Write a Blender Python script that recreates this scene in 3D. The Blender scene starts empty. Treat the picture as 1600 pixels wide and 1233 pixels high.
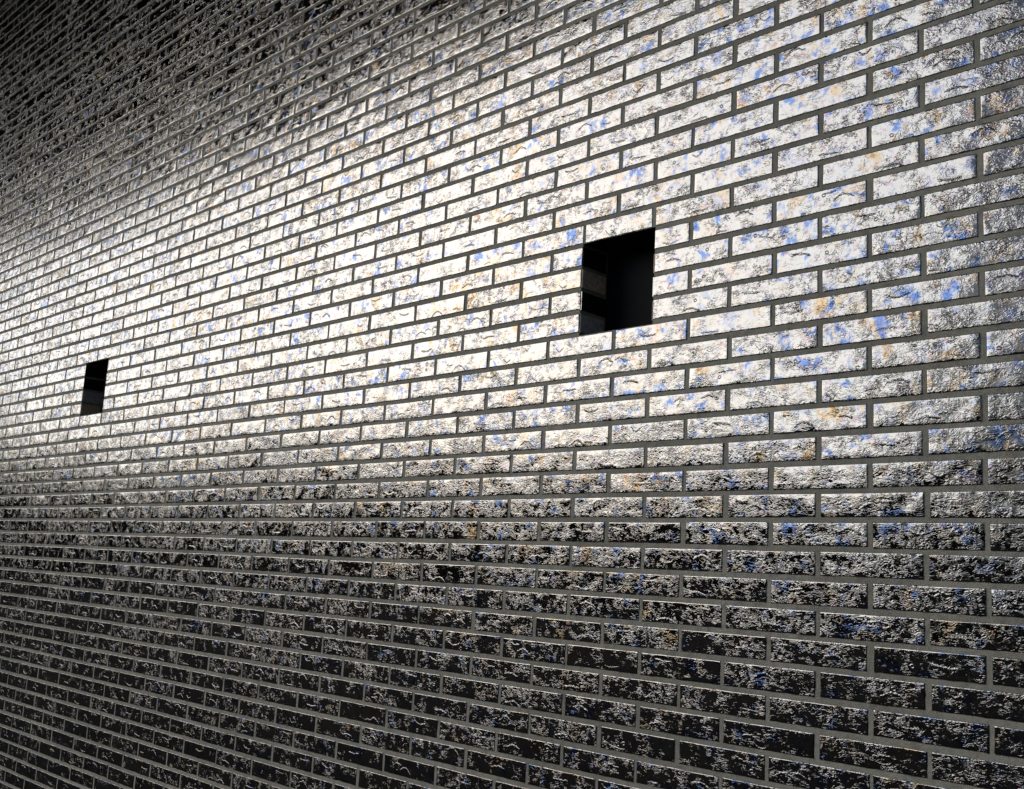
import bpy, math, random
import numpy as np
from mathutils import Vector, Euler

rng = np.random.default_rng(7)
random.seed(7)
sc = bpy.context.scene
COL = sc.collection
ZO = 2.06                      # height of the reference course above the pavement
P, HB = 0.065, 0.123553        # course pitch, half a brick pitch (m)

# ------------------------------------------------------------------ camera
cam_d = bpy.data.cameras.new('camera')
cam = bpy.data.objects.new('camera', cam_d)
COL.objects.link(cam)
cam.location = (1.47893582, -2.18573233, ZO - 0.458572)
cam.rotation_euler = Euler((1.74065405, -0.0544743931, 0.787270813), 'XYZ')
cam_d.sensor_fit = 'HORIZONTAL'
cam_d.sensor_width = 36
cam_d.lens = 37.7044
cam_d.clip_start = 0.02
cam_d.clip_end = 3000
sc.camera = cam

# ------------------------------------------------------------------ world, sun, exposure
SUN_EL, SUN_AZ = math.radians(20), math.radians(49)     # azimuth from -Y towards -X
SUN_STRENGTH, SUN_ANGLE = 1.2, math.radians(52)
SKY_STRENGTH = 0.05
EXPOSURE = 0.6
w = bpy.data.worlds.new('World')
sc.world = w
w.use_nodes = True
wn = w.node_tree
wn.nodes.clear()
sky = wn.nodes.new('ShaderNodeTexSky')
sky.sky_type = 'NISHITA'
sky.sun_disc = False
sky.sun_elevation = SUN_EL
sky.sun_rotation = math.pi + SUN_AZ
sky.air_density = 1.0
sky.dust_density = 1.2
bg = wn.nodes.new('ShaderNodeBackground')
bg.inputs[1].default_value = SKY_STRENGTH
wo = wn.nodes.new('ShaderNodeOutputWorld')
wn.links.new(sky.outputs[0], bg.inputs[0])
wn.links.new(bg.outputs[0], wo.inputs[0])

sl = bpy.data.lights.new('sun', 'SUN')
sl.energy = SUN_STRENGTH
sl.angle = SUN_ANGLE
sl.color = (1.0, 0.99, 0.97)
sun = bpy.data.objects.new('sun', sl)
COL.objects.link(sun)
to_sun = Vector((-math.sin(SUN_AZ) * math.cos(SUN_EL), -math.cos(SUN_AZ) * math.cos(SUN_EL), math.sin(SUN_EL)))
sun.rotation_euler = to_sun.to_track_quat('Z', 'Y').to_euler()
sun.location = to_sun * 20

sc.view_settings.view_transform = 'Standard'
sc.view_settings.look = 'None'
sc.view_settings.gamma = 1
sc.view_settings.exposure = EXPOSURE

# ------------------------------------------------------------------ node helpers
class NT:
    def __init__(self, name):
        self.m = bpy.data.materials.new(name)
        self.m.use_nodes = True
        self.t = self.m.node_tree
        self.t.nodes.clear()
        self.out = self.t.nodes.new('ShaderNodeOutputMaterial')
        self.b = self.t.nodes.new('ShaderNodeBsdfPrincipled')
        self.t.links.new(self.b.outputs[0], self.out.inputs[0])
    def put(self, sock, v):
        if isinstance(v, bpy.types.NodeSocket):
            self.t.links.new(v, sock)
        elif v is not None:
            sock.default_value = v
    def set(self, name, v):
        self.put(self.b.inputs[name], v)
    def M(self, op, a, b=None, c=None, clamp=False):
        n = self.t.nodes.new('ShaderNodeMath')
        n.operation = op
        n.use_clamp = clamp
        self.put(n.inputs[0], a); self.put(n.inputs[1], b); self.put(n.inputs[2], c)
        return n.outputs[0]
    def xyz(self, x, y, z=0.0):
        n = self.t.nodes.new('ShaderNodeCombineXYZ')
        self.put(n.inputs[0], x); self.put(n.inputs[1], y); self.put(n.inputs[2], z)
        return n.outputs[0]
    def sep(self, v):
        n = self.t.nodes.new('ShaderNodeSeparateXYZ')
        self.put(n.inputs[0], v)
        return n.outputs
    def noise(self, vec, scale=1.0, detail=2.0, rough=0.5, dist=0.0, color=False):
        n = self.t.nodes.new('ShaderNodeTexNoise')
        self.put(n.inputs['Vector'], vec)
        n.inputs['Scale'].default_value = scale
        n.inputs['Detail'].default_value = detail
        n.inputs['Roughness'].default_value = rough
        n.inputs['Distortion'].default_value = dist
        return n.outputs['Color' if color else 'Fac']
    def vor(self, vec, scale=1.0, feat='F1', rnd=1.0):
        n = self.t.nodes.new('ShaderNodeTexVoronoi')
        n.feature = feat
        self.put(n.inputs['Vector'], vec)
        n.inputs['Scale'].default_value = scale
        n.inputs['Randomness'].default_value = rnd
        return n.outputs['Distance']
    def ss(self, v, lo, hi, a=0.0, b=1.0):
        n = self.t.nodes.new('ShaderNodeMapRange')
        n.interpolation_type = 'SMOOTHSTEP'
        self.put(n.inputs[0], v)
        for k, q in enumerate((lo, hi, a, b)):
            self.put(n.inputs[k + 1], q)
        return n.outputs[0]
    def mix(self, f, a, b):
        n = self.t.nodes.new('ShaderNodeMix')
        n.data_type = 'RGBA'
        self.put(n.inputs[0], f)
        for s, v in ((n.inputs[6], a), (n.inputs[7], b)):
            self.put(s, v if isinstance(v, bpy.types.NodeSocket) else (*v, 1))
        return n.outputs[2]
    def bump(self, h, dist=1.0, strength=1.0):
        n = self.t.nodes.new('ShaderNodeBump')
        n.inputs['Strength'].default_value = strength
        n.inputs['Distance'].default_value = dist
        self.put(n.inputs['Height'], h)
        self.t.links.new(n.outputs[0], self.b.inputs['Normal'])
    def pos(self):
        return self.t.nodes.new('ShaderNodeTexCoord').outputs['Object']

# ------------------------------------------------------------------ materials
def glaze_material():
    n = NT('black_lustre_glaze')
    uvn = n.t.nodes.new('ShaderNodeUVMap'); uvn.uv_map = 'brick'
    u, v, _ = n.sep(uvn.outputs[0])                # metres from the middle of the brick
    at = n.t.nodes.new('ShaderNodeAttribute'); at.attribute_name = 'rnd'
    r, g, b = n.sep(at.outputs['Color'])
    U = n.M('ADD', u, n.M('MULTIPLY', r, 9.0))
    V = n.M('ADD', v, n.M('MULTIPLY', g, 9.0))
    W = n.M('MULTIPLY', b, 5.0)
    base = n.xyz(U, V, W)
    # slow warp so ripples run like drawn glaze
    wv = n.noise(base, 45, 1, 0.5)
    Vw = n.M('ADD', V, n.M('MULTIPLY', n.M('SUBTRACT', wv, 0.5), 0.014))
    rip = n.noise(n.xyz(n.M('MULTIPLY', U, 85), n.M('MULTIPLY', Vw, 185), W), 1, 1.3, 0.5, 0.9)
    fine = n.noise(n.xyz(n.M('MULTIPLY', U, 330), n.M('MULTIPLY', Vw, 520), W), 1, 1, 0.5)
    wr = n.noise(n.xyz(n.M('MULTIPLY', U, 75), n.M('MULTIPLY', Vw, 170), n.M('ADD', W, 3.3)), 1, 1.0, 0.5, 1.0)
    wrk = n.ss(n.M('ABSOLUTE', n.M('SUBTRACT', wr, 0.5)), 0.0, 0.10, 1.0, 0.0)
    wrk = n.M('MULTIPLY', wrk, n.ss(n.noise(base, 80, 2), 0.38, 0.58))
    wq = n.noise(n.xyz(n.M('MULTIPLY', U, 42), n.M('MULTIPLY', Vw, 105), n.M('ADD', W, 8.1)), 1, 2, 0.6, 0.8)
    wrk2 = n.ss(n.M('ABSOLUTE', n.M('SUBTRACT', wq, 0.5)), 0.0, 0.09, 1.0, 0.0)
    wrk2 = n.M('MULTIPLY', wrk2, n.ss(n.noise(base, 55, 2), 0.44, 0.58))
    calm = n.ss(n.noise(base, 26, 2, 0.5), 0.38, 0.70, 0.28, 1.35)
    per = n.M('ADD', 0.6, n.M('MULTIPLY', b, 0.7))
    amp = n.M('MULTIPLY', calm, per)
    h = n.M('MULTIPLY', n.M('ADD', n.M('ADD', n.M('MULTIPLY', wrk2, 0.00026), n.M('MULTIPLY', wrk, 0.00024)), n.M('ADD', n.M('MULTIPLY', rip, 0.00038), n.M('MULTIPLY', fine, 0.00004))), amp)
    # drawn creases: a few curved ridges on every brick, and one blister ring
    def crease(u0, v0, L, bend, tilt, wd, ht):
        du = n.M('DIVIDE', n.M('SUBTRACT', u, u0), L)
        arc = n.M('MULTIPLY', n.M('COSINE', n.M('MULTIPLY', du, 2.6)), bend)
        line = n.M('ADD', n.M('ADD', v0, arc), n.M('MULTIPLY', n.M('MULTIPLY', du, tilt), 0.006))
        wob = n.M('MULTIPLY', n.M('SUBTRACT', n.noise(base, 150, 2.5, 0.6), 0.5), 0.009)
        dv = n.M('DIVIDE', n.M('ADD', n.M('SUBTRACT', v, line), wob), wd)
        prof = n.M('DIVIDE', 1.0, n.M('ADD', 1.0, n.M('POWER', n.M('MULTIPLY', dv, dv), 1.5)))
        win = n.ss(n.M('ABSOLUTE', du), 0.65, 1.0, 1.0, 0.0)
        return n.M('MULTIPLY', n.M('MULTIPLY', prof, win), ht)
    def frac(x, k, o):
        return n.M('FRACT', n.M('ADD', n.M('MULTIPLY', x, k), o))
    f1, f2, f3 = frac(r, 7.31, .1), frac(g, 5.77, .4), frac(b, 9.13, .7)
    f4, f5, f6 = frac(r, 13.7, .3), frac(g, 11.9, .6), frac(b, 17.3, .2)
    u1 = n.M('SUBTRACT', n.M('MULTIPLY', f1, 0.16), 0.08)
    v1 = n.M('SUBTRACT', n.M('MULTIPLY', f2, 0.034), 0.020)
    u2 = n.M('SUBTRACT', n.M('MULTIPLY', f4, 0.19), 0.095)
    v2 = n.M('SUBTRACT', n.M('MULTIPLY', f5, 0.040), 0.022)
    bend1 = n.M('MULTIPLY', n.M('SUBTRACT', f3, 0.35), 0.013)
    bend2 = n.M('MULTIPLY', n.M('SUBTRACT', f6, 0.6), 0.012)
    c1 = crease(u1, v1, 0.030, bend1, n.M('SUBTRACT', f4, 0.8), 0.0015, n.ss(f6, 0.1, 0.6, 0.0002, 0.0009))
    c2 = crease(u2, v2, 0.018, bend2, n.M('SUBTRACT', f1, 0.7), 0.0013, n.ss(f3, 0.3, 0.9, 0.00005, 0.0007))
    u3 = n.M('SUBTRACT', n.M('MULTIPLY', f6, 0.2), 0.10)
    v3 = n.M('SUBTRACT', n.M('MULTIPLY', f3, 0.034), 0.017)
    dx, dy = n.M('SUBTRACT', u, u3), n.M('SUBTRACT', v, v3)
    rr = n.M('SQRT', n.M('ADD', n.M('MULTIPLY', dx, dx), n.M('MULTIPLY', n.M('MULTIPLY', dy, dy), 1.4)))
    ring = n.ss(n.M('ABSOLUTE', n.M('SUBTRACT', rr, 0.0042)), 0.0, 0.0018, 0.0005, 0.0)
    ring = n.M('MULTIPLY', ring, n.M('GREATER_THAN', f5, 0.6))
    h = n.M('ADD', n.M('ADD', h, n.M('ADD', c1, c2)), ring)
    n.bump(h)
    # lustre: gold and blue blooms in the glaze, running across each face
    bl = n.noise(n.xyz(n.M('MULTIPLY', U, 27), n.M('MULTIPLY', V, 24), W), 1, 3, 0.65, 0.3)
    bl2 = n.noise(n.xyz(n.M('MULTIPLY', U, 22), n.M('MULTIPLY', V, 18), n.M('ADD', W, 7.7)), 1, 3, 0.65, 0.3)
    bloom = n.M('MULTIPLY', n.ss(bl, 0.53, 0.68), n.ss(f2, 0.15, 0.5, 0.35, 1.0))
    gold = n.M('MULTIPLY', n.ss(bl2, 0.50, 0.72), n.ss(f4, 0.2, 0.9, 0.35, 1.0))
    dusk = n.ss(n.noise(n.xyz(n.M('MULTIPLY', U, 60), n.M('MULTIPLY', V, 70), n.M('ADD', W, 1.7)), 1, 2, 0.6), 0.55, 0.7)
    gold2 = n.M('MULTIPLY', gold, dusk)
    tint = n.mix(gold, (1.0, 1.0, 1.0), (1.0, 0.76, 0.46))
    tint = n.mix(n.M('MULTIPLY', bloom, 0.95), tint, (0.22, 0.42, 1.0))
    tint = n.mix(n.M('MULTIPLY', n.ss(n.noise(base, 70, 2), 0.58, 0.7), 0.5), tint, (0.75, 0.45, 0.7))
    tint = n.mix(n.M('MULTIPLY', gold2, 0.8), tint, (0.55, 0.30, 0.12))
    n.set('Base Color', n.mix(f1, (0.002, 0.002, 0.003), (0.007, 0.006, 0.005)))
    n.set('IOR', 2.7)
    n.set('Specular Tint', tint)
    n.set('Roughness', n.M('ADD', 0.03, n.M('MULTIPLY', f5, 0.04)))
    return n.m

def mortar_material(name='grey_mortar', k=1.0):
    n = NT(name)
    p = n.pos()
    big = n.noise(p, 2.2, 3, 0.6)
    mid = n.noise(p, 38, 3, 0.6)
    grit = n.noise(p, 420, 2, 0.7)
    c = n.mix(n.ss(big, 0.35, 0.65), (0.245 * k, 0.24 * k, 0.205 * k), (0.34 * k, 0.333 * k, 0.285 * k))
    c = n.mix(n.ss(mid, 0.45, 0.7, 0, 0.6), c, (0.16 * k, 0.16 * k, 0.15 * k))
    c = n.mix(n.ss(grit, 0.52, 0.7, 0, 0.7), c, (0.05 * k, 0.05 * k, 0.047 * k))
    n.set('Base Color', c)
    n.set('Roughness', 0.85)
    n.bump(n.M('ADD', n.M('MULTIPLY', grit, 0.0020), n.M('MULTIPLY', mid, 0.003)))
    return n.m

def plain(name, a, b2, rough, scale=20, bump=0.0005, ior=1.45, detail=4, spec=0.5):
    n = NT(name)
    p = n.pos()
    f = n.noise(p, scale, detail, 0.65)
    n.set('Base Color', n.mix(n.ss(f, 0.3, 0.7), a, b2))
    n.set('Roughness', rough)
    n.set('IOR', ior)
    n.set('Specular IOR Level', spec)
    n.bump(n.M('MULTIPLY', f, bump))
    return n.m

GLAZE = glaze_material()
MORTAR = mortar_material()
RAW = plain('bare_brown_clay', (0.34, 0.25, 0.17), (0.62, 0.48, 0.36), 0.7, 90, 0.001)
DULL = plain('grey_brown_clay', (0.28, 0.25, 0.24), (0.45, 0.41, 0.40), 0.75, 60, 0.001)
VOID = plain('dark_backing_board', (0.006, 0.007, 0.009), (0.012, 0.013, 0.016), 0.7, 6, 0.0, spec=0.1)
PAVE = plain('grey_paving', (0.02, 0.02, 0.02), (0.035, 0.034, 0.032), 1.0, 3, 0.003, spec=0.03)
SOFFIT = plain('dark_soffit_paint', (0.030, 0.030, 0.032), (0.045, 0.045, 0.047), 1.0, 2, 0.0, spec=0.0)
HILL = plain('dark_green_slope', (0.008, 0.012, 0.006), (0.02, 0.025, 0.012), 1.0, 0.15, 0.2, spec=0.0)

# ------------------------------------------------------------------ mesh helpers
def link(name, me, mat=None, parent=None):
    o = bpy.data.objects.new(name, me)
    COL.objects.link(o)
    if mat: me.materials.append(mat)
    if parent: o.parent = parent
    return o

def boxes(lst, name, mat, parent=None, bevel=0.0):
    vs, fs = [], []
    for (x0, y0, z0, x1, y1, z1) in lst:
        k = len(vs)
        vs += [(x0, y0, z0), (x1, y0, z0), (x1, y1, z0), (x0, y1, z0), (x0, y0, z1), (x1, y0, z1), (x1, y1, z1), (x0, y1, z1)]
        fs += [(k, k+3, k+2, k+1), (k+4, k+5, k+6, k+7), (k, k+1, k+5, k+4), (k+1, k+2, k+6, k+5), (k+2, k+3, k+7, k+6), (k+3, k, k+4, k+7)]
    me = bpy.data.meshes.new(name)
    me.from_pydata(vs, [], fs)
    o = link(name, me, mat, parent)
    if bevel:
        m = o.modifiers.new('bevel', 'BEVEL'); m.width = bevel; m.segments = 2
    return o

# openings in half-brick / course units: (left, right), courses 4..7 left out
OPEN = [(-4.05, -1.95), (-31.05, -28.95)]
JLO, JHI = 4, 7
J0, J1 = -31, 68
I0, I1 = -78, 26
IFAR = -228      # beyond I0 the bricks are far off and plainer
JT = 0.0120      # joint thickness
ZB, ZT = ZO + (JLO - .5) * P - JT * .5 + .002, ZO + (JHI + .5) * P + JT * .5 - .002

# ------------------------------------------------------------------ the wall
wall = bpy.data.objects.new('brick_building', None)
COL.objects.link(wall)
wall['label'] = 'building wall of shiny black glazed bricks in grey mortar with two square dark openings'
wall['category'] = 'building'

# brick facing: every brick a cushion of glaze with an uneven face and worn edge
def facing(I0, I1, tx, tz):
    spans = []
    for j in range(J0, J1 + 1):
        for i in range(I0, I1):
            if (i + j) % 2: continue
            a, b = i * HB + JT / 2, (i + 2) * HB - JT / 2
            z0, z1 = ZO + (j - .5) * P + JT / 2, ZO + (j + .5) * P - JT / 2
            segs = [(a, b)]
            if JLO <= j <= JHI:
                for (l, r) in OPEN:
                    l, r = l * HB, r * HB
                    new = []
                    for (s, e) in segs:
                        if e <= l or s >= r: new.append((s, e)); continue
                        if s < l - 0.006: new.append((s, l))
                        if e > r + 0.006: new.append((r, e))
                    segs = new
            for (s, e) in segs:
                if e - s > 0.012: spans.append((s, e, z0, z1))
    N = len(spans)
    NX, NZ = len(tx), len(tz)
    S = np.array(spans)
    jit = rng.normal(0, 1, (N, 4)) * [0.0012, 0.0012, 0.0006, 0.0006]
    cut = (S[:, 1] - S[:, 0]) < 0.2
    jit[cut, :2] *= 0.2
    S[:, 2:] += (np.sin(S[:, 0] * 1.7 + S[:, 2] * 9) * .0006 + np.sin(S[:, 0] * 4.1 + S[:, 2] * 23) * .0006)[:, None]
    A, B, Z0, Z1 = (S + jit).T
    TX, TZ = np.meshgrid(tx, tz)
    TX, TZ = TX.ravel(), TZ.ravel()
    X = A[:, None] + (B - A)[:, None] * TX
    Z = Z0[:, None] + (Z1 - Z0)[:, None] * TZ
    edge = ((TX == 0) | (TX == 1) | (TZ == 0) | (TZ == 1))
    rim = ~edge & ((TX == .005) | (TX == .995) | (TZ == .022) | (TZ == .978))
    und = np.zeros_like(X)
    for k in range(5):
        kx = rng.uniform(25, 120, (N, 1)); kz = rng.uniform(-120, 120, (N, 1)); ph = rng.uniform(0, 6.3, (N, 1))
        und += np.sin(X * kx + Z * kz + ph) * 0.00022
    tilt_x, tilt_z = rng.normal(0, .0035, (N, 1)), rng.normal(0, .006, (N, 1))
    off = rng.normal(0, .0003, (N, 1))
    mx, mz = (A + B)[:, None] / 2, (Z0 + Z1)[:, None] / 2
    Y = -0.0014 + und + off + (X - mx) * tilt_x + (Z - mz) * tilt_z
    Y = np.minimum(Y, -0.0010)
    Y[:, rim] += 0.00012
    Y[:, edge] += 0.0006
    wob = rng.normal(0, .00045, X.shape)
    Z[:, (TZ == 0) | (TZ == 1)] += wob[:, (TZ == 0) | (TZ == 1)]
    X[:, (TX == 0) | (TX == 1)] += wob[:, (TX == 0) | (TX == 1)]
    nf = NX * NZ
    # back ring for the sides
    ring = [k for k in range(NX)] + [r * NX + NX - 1 for r in range(1, NZ)] + \
           [(NZ - 1) * NX + k for k in range(NX - 2, -1, -1)] + [r * NX for r in range(NZ - 2, 0, -1)]
    nr = len(ring)
    VX = np.concatenate([X, X[:, ring]], 1); VZ = np.concatenate([Z, Z[:, ring]], 1)
    VY = np.concatenate([Y, np.full((N, nr), 0.012)], 1)
    nv = nf + nr
    verts = np.stack([VX, VY, VZ], 2).reshape(-1, 3)
    q = []
    for rr_ in range(NZ - 1):
        for cc in range(NX - 1):
            a = rr_ * NX + cc
            q.append((a, a + 1, a + NX + 1, a + NX))
    for k in range(nr):
        k2 = (k + 1) % nr
        q.append((ring[k2], ring[k], nf + k, nf + k2))
    q = np.array(q)
    faces = (q[None] + (np.arange(N) * nv)[:, None, None]).reshape(-1, 4)
    me = bpy.data.meshes.new('brick_facing')
    me.vertices.add(len(verts)); me.vertices.foreach_set('co', verts.astype(np.float32).ravel())
    me.loops.add(faces.size); me.loops.foreach_set('vertex_index', faces.astype(np.int32).ravel())
    me.polygons.add(len(faces))
    me.polygons.foreach_set('loop_start', np.arange(0, faces.size, 4, dtype=np.int32))
    me.polygons.foreach_set('use_smooth', np.ones(len(faces), dtype=bool))
    me.update(calc_edges=True)
    bid = np.repeat(np.arange(N), nv)
    cx, cz = (A + B) / 2, (Z0 + Z1) / 2
    lu = verts[:, 0] - cx[bid]; lv = verts[:, 2] - cz[bid]
    uv = me.uv_layers.new(name='brick')
    fl = faces.ravel()
    uv.data.foreach_set('uv', np.stack([lu[fl], lv[fl]], 1).astype(np.float32).ravel())
    rc = np.concatenate([rng.random((N, 3)), np.ones((N, 1))], 1)
    at = me.attributes.new('rnd', 'FLOAT_COLOR', 'POINT')
    at.data.foreach_set('color', rc[bid].astype(np.float32).ravel())
    link('brick_facing', me, GLAZE, wall)

facing(I0, I1, np.concatenate([[0, .005, .011], np.linspace(.05, .95, 12), [.989, .995, 1]]),
       np.concatenate([[0, .022, .05], np.linspace(.22, .78, 4), [.95, .978, 1]]))
facing(IFAR, I0, np.array([0, .005, .995, 1]), np.array([0, .022, .978, 1]))

# mortar bed: a finely uneven sheet left out at the openings
def mortar_sheet():
    xl = [IFAR * HB - .1, I1 * HB + .3]
    zl = [0.0, ZO + (J1 + .5) * P + .02]
    ops = sorted((l * HB, r * HB) for l, r in OPEN)
    xs = [xl[0]]
    for l, r in ops: xs += [l, r]
    xs.append(xl[1])
    zs = [zl[0], ZB, ZT, zl[1]]
    lst = []
    for a in range(len(xs) - 1):
        for c in range(3):
            if c == 1 and a in (1, 3): continue
            lst.append((xs[a], zs[c], xs[a + 1], zs[c + 1]))
    vs, fs = [], []
    for (x0, z0, x1, z1) in lst:
        k = len(vs)
        vs += [(x0, 0, z0), (x1, 0, z0), (x1, 0, z1), (x0, 0, z1)]
        fs.append((k, k + 1, k + 2, k + 3))
    m = bpy.data.meshes.new('mortar')
    m.from_pydata(vs, [], fs)
    return link('mortar', m, MORTAR, wall)
mortar_sheet()

# openings: brick ends, mortar between them, lintel, sill, and the dark board behind
for n_, (l, r) in enumerate(OPEN):
    l, r = l * HB, r * HB
    D = 0.11
    op = bpy.data.meshes.new('wall_opening')
    T = 0.03
    e = 0.0015
    # lining in a darker tone of the wall mortar: left, right, bottom (butted, 1.5 mm behind the wall plane)
    lst = [(l - T, e, ZB, l, D, ZT), (r, e, ZB, r + T, D, ZT), (l - T, e, ZB - T, r + T, D, ZB)]
    vs, fs = [], []
    for (x0, y0, z0, x1, y1, z1) in lst:
        k = len(vs)
        vs += [(x0, y0, z0), (x1, y0, z0), (x1, y1, z0), (x0, y1, z0), (x0, y0, z1), (x1, y0, z1), (x1, y1, z1), (x0, y1, z1)]
        fs += [(k, k+3, k+2, k+1), (k+4, k+5, k+6, k+7), (k, k+1, k+5, k+4), (k+1, k+2, k+6, k+5), (k+2, k+3, k+7, k+6), (k+3, k, k+4, k+7)]
    op.from_pydata(vs, [], fs)
    o = link('wall_opening', op, mortar_material('dark_mortar_lining', .8) if n_ == 0 else bpy.data.materials['dark_mortar_lining'], wall)
    o['label'] = ('square dark opening in the brick wall nearer the camera', 'square dark opening far along the brick wall')[n_]
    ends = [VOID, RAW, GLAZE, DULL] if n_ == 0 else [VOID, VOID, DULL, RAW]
    for c in range(4):
        j = JHI - c
        z0, z1 = ZO + (j - .5) * P + JT / 2, ZO + (j + .5) * P - JT / 2
        dep = (0.100, 0.101, 0.1075, 0.098)[c]
        for side in (0, 1):
            bx = (l - .002, 0.0005, z0, l + .0035, dep, z1) if side == 0 else (r - .0035, 0.0005, z0, r + .002, dep, z1)
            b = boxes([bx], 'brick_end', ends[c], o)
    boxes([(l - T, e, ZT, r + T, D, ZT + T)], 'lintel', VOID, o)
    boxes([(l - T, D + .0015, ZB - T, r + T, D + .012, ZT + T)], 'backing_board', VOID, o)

# roof overhang over the pavement, part of the building
XE0, XE1 = IFAR * HB - .1, I1 * HB + .3
HT = ZO + (J1 + .5) * P + .02
boxes([(XE0, -4.15, HT, XE1, .25, HT + .25), (XE0, -4.20, HT - .08, XE1, -4.152, HT + .35)], 'roof_overhang', SOFFIT, wall, .004)
boxes([(XE0, .14, 0.0, XE1, .30, HT - .002)], 'wall_core', MORTAR, wall)

# ------------------------------------------------------------------ setting
def struct(o):
    o['kind'] = 'structure'
    return o
gm = bpy.data.meshes.new('pavement')
gm.from_pydata([(-900, -900, -.004), (900, -900, -.004), (900, 900, -.004), (-900, 900, -.004)], [], [(0, 1, 2, 3)])
struct(link('pavement', gm, PAVE))
# low wooded rise all round, far across the open ground
vs, fs = [], []
NA, NR = 220, 6
for a in range(NA):
    th = 2 * math.pi * a / NA
    hh = 1 + .10 * math.sin(th * 7) + .06 * math.sin(th * 17 + 1) + .05 * math.sin(th * 41 + 2) + random.uniform(-.03, .03)
    for k in range(NR):
        t = k / (NR - 1)
        R_ = 85 + 60 * t
        side = max(0.0, math.cos(th - math.radians(-82)))     # the rise is higher straight across from the wall
        z = -1 + 16.0 * (1 + .5 * side ** 2) * hh * math.sin(t * math.pi * .5) ** 1.2
        vs.append((R_ * math.cos(th), R_ * math.sin(th), z))
for a in range(NA):
    b = (a + 1) % NA
    for k in range(NR - 1):
        fs.append((a * NR + k, a * NR + k + 1, b * NR + k + 1, b * NR + k))
hm = bpy.data.meshes.new('hills')
hm.from_pydata(vs, [], fs)
struct(link('hills', hm, HILL))
